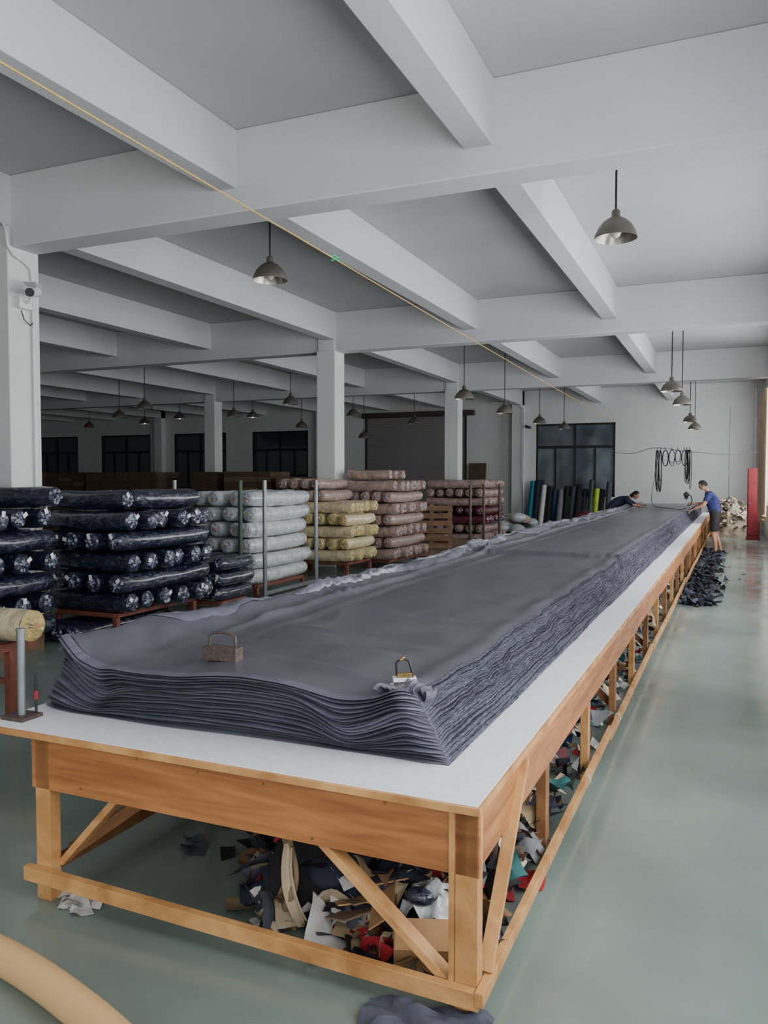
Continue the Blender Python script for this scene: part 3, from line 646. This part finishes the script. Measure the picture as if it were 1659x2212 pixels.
def head(par,c,fwd,up,s=1.0,long=False):
    f=Vector(fwd).normalized(); u=Vector(up); u=(u-f*u.dot(f)).normalized(); l=u.cross(f)
    Rm=Matrix((f,l,u)).transposed(); c=Vector(c); b=MB()
    def P(x,y,z): return c+Rm@Vector((x*s,y*s,z*s))
    n,k=24,16; vs=[]
    for i in range(k+1):
        t=math.pi*i/k; z=math.cos(t)
        for j in range(n):
            a=2*math.pi*j/n; x=math.sin(t)*math.cos(a); y=math.sin(t)*math.sin(a)
            w=1-.28*smooth(-.1,-1,z); xx=x*.095*(w if x<0 else 1-.12*smooth(-.4,-1,z)); yy=y*.076*w
            xx+= .012*smooth(-.3,-.9,z)
            if x>.8: xx-=.006*math.exp(-((z-.02)/.12)**2)*(1 if abs(y)>.15 else 0)
            vs.append(P(xx,yy,z*.118))
    b.add(vs,[(i*n+j,(i+1)*n+j,(i+1)*n+(j+1)%n,i*n+(j+1)%n) for i in range(k) for j in range(n)],'skin')
    b.add([P(.088,0,.012),P(.088,.012,-.03),P(.088,-.012,-.03),P(.118,0,-.028),P(.088,0,-.04)],[(0,1,3),(0,3,2),(1,4,3),(4,2,3)],'skin')
    for sg in(-1,1):
        b.ell(P(.083,.03*sg,.0),(.012,.013,.007),'eye',8,6,Rm); b.ell(P(.085,.03*sg,.022),(.010,.018,.004),'hair',8,4,Rm)
        b.ell(P(-.005,.078*sg,-.01),(.018,.009,.032),'skin',10,6,Rm)
    b.ell(P(.086,0,-.062),(.012,.024,.007),'lip',8,6,Rm)
    vs=[]
    for i in range(k+1):
        t=math.pi*.62*i/k; z=math.cos(t)
        for j in range(n):
            a=2*math.pi*j/n; x=math.sin(t)*math.cos(a); y=math.sin(t)*math.sin(a)
            tt=t
            if x>0: 
                lim=math.pi*(.62-.34*smooth(.1,.6,math.cos(a))); tt=lim*i/k; x=math.sin(tt)*math.cos(a); y=math.sin(tt)*math.sin(a)
            z=math.cos(tt); q=1.09+.03*nz(x*9,y*9,z*9)
            vs.append(P(x*.097*q-.004,y*.078*q,z*.12*q+.003))
    b.add(vs,[(i*n+j,(i+1)*n+j,(i+1)*n+(j+1)%n,i*n+(j+1)%n) for i in range(k) for j in range(n)],'hair')
    if long:
        b.ell(P(-.075,0,-.03),(.05,.075,.10),'hair',14,10,Rm); b.ell(P(-.11,0,-.08),(.04,.04,.07),'hair',12,8,Rm)
    b.obj(par.name+'_head',par,angle=60)
def hand(par,w,d,up,s=1.0,curl=.8,side=1,nm='hand'):
    d=Vector(d).normalized(); u=Vector(up); u=(u-d*u.dot(d)).normalized(); l=u.cross(d)*side; w=Vector(w); b=MB()
    Rm=Matrix((d,l,u)).transposed()
    b.ell(w+d*.045*s,(.052*s,.042*s,.017*s),'skin',12,8,Rm)
    for i,(o,L) in enumerate(((.030,.070),(.010,.080),(-.010,.074),(-.029,.058))):
        p=w+d*.08*s+l*o*s; pts=[p-d*.02*s,p]; a=0
        for k in range(3):
            a+=curl*(.5+.15*k); p=p+(d*math.cos(a)-u*math.sin(a))*L/3*s*1.05; pts.append(p)
        b.tube(pts,[.0095*s,.0095*s,.009*s,.008*s,.006*s],'skin',8)
    p=w+d*.03*s+l*.035*s; b.tube([p-l*.012,p+l*.02*s+d*.015*s,p+l*.032*s+d*.04*s-u*.01*s,p+l*.028*s+d*.062*s-u*.02*s],[.012*s,.011*s,.010*s,.007*s],'skin',8)
    b.obj(par.name+'_'+nm,par,angle=70)
J=dict(pelvis=((-.33,21,.90),(.12,.155)),belly=((-.35,21,1.02),(.115,.15)),chest=((-.42,21,1.22),(.12,.17)),uch=((-.48,21,1.36),(.09,.14)),neck=((-.53,21,1.44),.055),nk2=((-.57,21,1.49),.05),
 hL=((-.33,20.90,.84),.095),kL=((-.38,20.87,.41),.062),cL=((-.335,20.87,.25),.056),aL=((-.31,20.86,.01),.038),tL=((-.44,20.85,-.045),.035),
 hR=((-.33,21.10,.84),.095),kR=((-.34,21.16,.41),.062),cR=((-.27,21.16,.25),.056),aR=((-.20,21.18,.01),.038),tR=((-.33,21.20,-.045),.035),
 sL=((-.48,20.82,1.35),.072),eL=((-.60,20.74,1.10),.046),wL=((-.83,20.80,1.0),.028),
 sR=((-.48,21.18,1.35),.072),eR=((-.62,21.24,1.12),.046),wR=((-.86,21.10,1.13),.028))
sh=lambda t:'top' if t<.62 else 'skin'
B=[('pelvis','belly','top'),('belly','chest','top'),('chest','uch','top'),('uch','neck',lambda t:'top' if t<.6 else 'skin'),('neck','nk2','skin'),
 ('pelvis','hL','bot'),('hL','kL',lambda t:'bot' if t<.86 else 'skin'),('kL','cL','skin'),('cL','aL','skin'),('aL','tL','shoe'),
 ('pelvis','hR','bot'),('hR','kR',lambda t:'bot' if t<.86 else 'skin'),('kR','cR','skin'),('cR','aR','skin'),('aR','tR','shoe'),
 ('uch','sL','top'),('sL','eL',sh),('eL','wL','skin'),('uch','sR','top'),('sR','eR',sh),('eR','wR','skin')]
def ex(e):
    head(e,(-.625,21,1.575),(-.88,-.1,-.42),(-.2,0,1)); hand(e,(-.83,20.80,1.0),(-.9,.1,-.45),(-.4,0,.9),1,.7,1,'hand_left'); hand(e,(-.86,21.10,1.13),(-.95,-.3,0),(0,-.3,.9),1,1.3,-1,'hand_right')
person('man',J,B,'pelvis',{'top':('shirt',.012),'bot':('shorts',.022),'skin':('skin',0),'shoe':('shoe',.006)},ex)
y0=24.0
W=dict(pelvis=((-3.22,y0,.90),(.11,.15)),belly=((-3.12,y0,1.00),(.10,.14)),chest=((-2.92,y0,1.10),(.10,.15)),uch=((-2.76,y0,1.16),(.08,.12)),neck=((-2.66,y0,1.19),.045),nk2=((-2.60,y0,1.22),.042),
 hL=((-3.22,y0-.1,.85),.09),kL=((-3.2,y0-.1,.42),.058),aL=((-3.25,y0-.1,.01),.036),tL=((-3.12,y0-.1,-.045),.033),
 hR=((-3.22,y0+.1,.85),.09),kR=((-3.2,y0+.1,.42),.058),aR=((-3.28,y0+.1,.01),.036),tR=((-3.15,y0+.1,-.045),.033),
 sL=((-2.74,y0-.17,1.13),.06),eL=((-2.56,y0-.24,.99),.04),wL=((-2.34,y0-.16,.975),.026),
 sR=((-2.74,y0+.17,1.13),.06),eR=((-2.52,y0+.22,.99),.04),wR=((-2.32,y0+.05,.985),.026))
Bw=[('pelvis','belly','top'),('belly','chest','top'),('chest','uch','top'),('uch','neck','top'),('neck','nk2','skin'),
 ('pelvis','hL','bot'),('hL','kL','bot'),('kL','aL','bot'),('aL','tL','shoe'),('pelvis','hR','bot'),('hR','kR','bot'),('kR','aR','bot'),('aR','tR','shoe'),
 ('uch','sL','top'),('sL','eL','top'),('eL','wL','skin'),('uch','sR','top'),('sR','eR','top'),('eR','wR','skin')]
def ex2(e):
    head(e,(-2.50,y0,1.27),(.85,-.1,-.5),(.3,0,1),.97,True); hand(e,(-2.34,y0-.16,.975),(1,.15,-.1),(0,0,1),.92,.6,-1,'hand_left'); hand(e,(-2.32,y0+.05,.985),(1,0,-.1),(0,0,1),.92,.6,1,'hand_right')
    b=MB(); b.box((-2.22,y0-.05,.995),(.07,.15,.01),'black',Matrix.Rotation(.5,3,'Y')); b.obj('phone',e,bevel=.003)
person('woman',W,Bw,'pelvis',{'top':('navyshirt',.014),'bot':('shorts',.016),'skin':('skin',0),'shoe':('shoe',.006)},ex2)
b=MB(); cx,cy,cz=-1.0,21.0,.95
b.box((cx,cy,cz+.008),(.20,.15,.016),'steel'); b.box((cx,cy+.05,cz+.17),(.02,.03,.32),'steel'); b.box((cx,cy+.02,cz+.17),(.003,.025,.30),'white_pl')
b.cyl((cx,cy-.05,cz+.40),(cx,cy+.10,cz+.40),.065,.065,'black',18); b.cyl((cx,cy-.05,cz+.40),(cx,cy-.08,cz+.40),.065,.04,'black',18); b.box((cx,cy+.03,cz+.33),(.08,.10,.08),'black')
b.tube([(cx+.05,cy+.03,cz+.40),(cx+.11,cy+.04,cz+.36),(cx+.13,cy+.05,cz+.26),(cx+.11,cy+.05,cz+.15),(cx+.02,cy+.05,cz+.14)],.013,'black',8)
b.cyl((cx,cy+.03,cz+.44),(cx,cy+.03,cz+.52),.02,.012,'steel',10); b.obj('cloth_cutting_machine',bevel=.002)
# ---------------------------------------------------------------- things under the table
b=MB(); Rz=Matrix.Rotation(.35,3,'Z')
c0=Vector((-1.03,2.86,0))
for d,s_ in(((0,-.13,.10),(.28,.006,.19)),((0,.13,.10),(.28,.006,.19)),((-.14,0,.10),(.006,.26,.19)),((.14,0,.10),(.006,.26,.19)),((0,0,.012),(.28,.26,.006))): b.box(c0+Rz@Vector(d),s_,'card',Rz)
b.box(c0+Rz@Vector((0,-.18,.18)),(.27,.11,.005),'card',Rz@Matrix.Rotation(.7,3,'X')); b.box(c0+Rz@Vector((-.19,0,.19)),(.11,.25,.005),'card',Rz@Matrix.Rotation(-.6,3,'Y'))
b.grid(lambda u,v:tuple(c0+Vector((-.11+.22*u,-.09+.2*v,.19+.09*math.sin(u*3.14)*math.sin(v*3.14)+.05*nz(u*5,v*5,9)))),14,14,'whiteR'); b.ell(c0+Vector((-.03,-.06,.25)),(.06,.035,.035),'navy',12,8)
b.obj('cardboard_box',dz=FZ)
b=MB()
def bagf(y0_,s_): return lambda u,v:(-1.64+.36*(u-.5)*(1-.15*v*v),y0_+s_*(.05*math.sin(3.14*u)-.10*v*v),.02+.30*v*math.sin(math.pi*(.18+.64*u))**.5)
b.grid(bagf(2.88,-1),18,12,SC['black']); b.grid(bagf(3.06,1),18,12,SC['black'])
b.tube([(-1.64+.36*(u-.5)*.92,2.96-.05*math.sin(3.14*u)+.03,.04+.29*math.sin(math.pi*(.18+.64*u))**.5) for u in[i/14 for i in range(15)]],.008,SC['red'],8)
b.tube([(-1.46,2.88,.03),(-1.465,2.89,.12),(-1.48,2.92,.2),(-1.53,2.95,.29)],.012,SC['red'],8)
b.grid(lambda u,v:(-1.66+.05*(u-.5)*(1+v)+.05*math.sin(v*4),2.84-.05*math.sin(v*3)+.02*math.sin(u*6),.36-.34*v),6,16,SC['khaki']); b.grid(lambda u,v:(-1.63+.05*(u-.5)*(1+v)+.10*v*v,2.81-.04*math.sin(v*2.5)+.02*math.sin(u*5),.34-.32*v),6,16,SC['cream'])
b.obj('black_bag_with_straps',dz=FZ)
b=MB()
for i in range(6):
    a=U(-.3,.3); b.box((-1.28+.02*i,2.92+.03*i,.12+.014*i),(.42,.16,.006),'card' if i%2 else 'card_l',Matrix.Rotation(.9+a,3,'Z')@Matrix.Rotation(-.35,3,'X'))
b.obj('flattened_cardboard',dz=FZ)
b=MB()
for i in range(11):
    c=(U(-2.0,-1.15),U(3.0,3.8),U(.08,.2)); sd=U(0,50); m=SC[['black','navy','khaki','black','slate','brown','black','cream','black','black','navy'][i]]; sx,sy,sz=U(.12,.2),U(.12,.18),U(.07,.12)
    b.grid(lambda u,v:(c[0]+sx*math.cos(u*6.2832)*math.sin(v*3.1416)*(1+.6*nz(math.cos(u*6.2832)*2,v*4,sd)),c[1]+sy*math.sin(u*6.2832)*math.sin(v*3.1416)*(1+.5*nz(math.sin(u*6.2832)*3,v*4,sd+3)),c[2]+sz*math.cos(v*3.1416)*(1+.4*nz(v*5,sd,1))),28,16,m)
b.obj('cloth_bag_pile',angle=60,dz=FZ)
b=MB(); b.cyl((-.93,3.25,FZ),(-.88,3.28,.36),.018,.018,'iron',12); b.obj('iron_pipe')
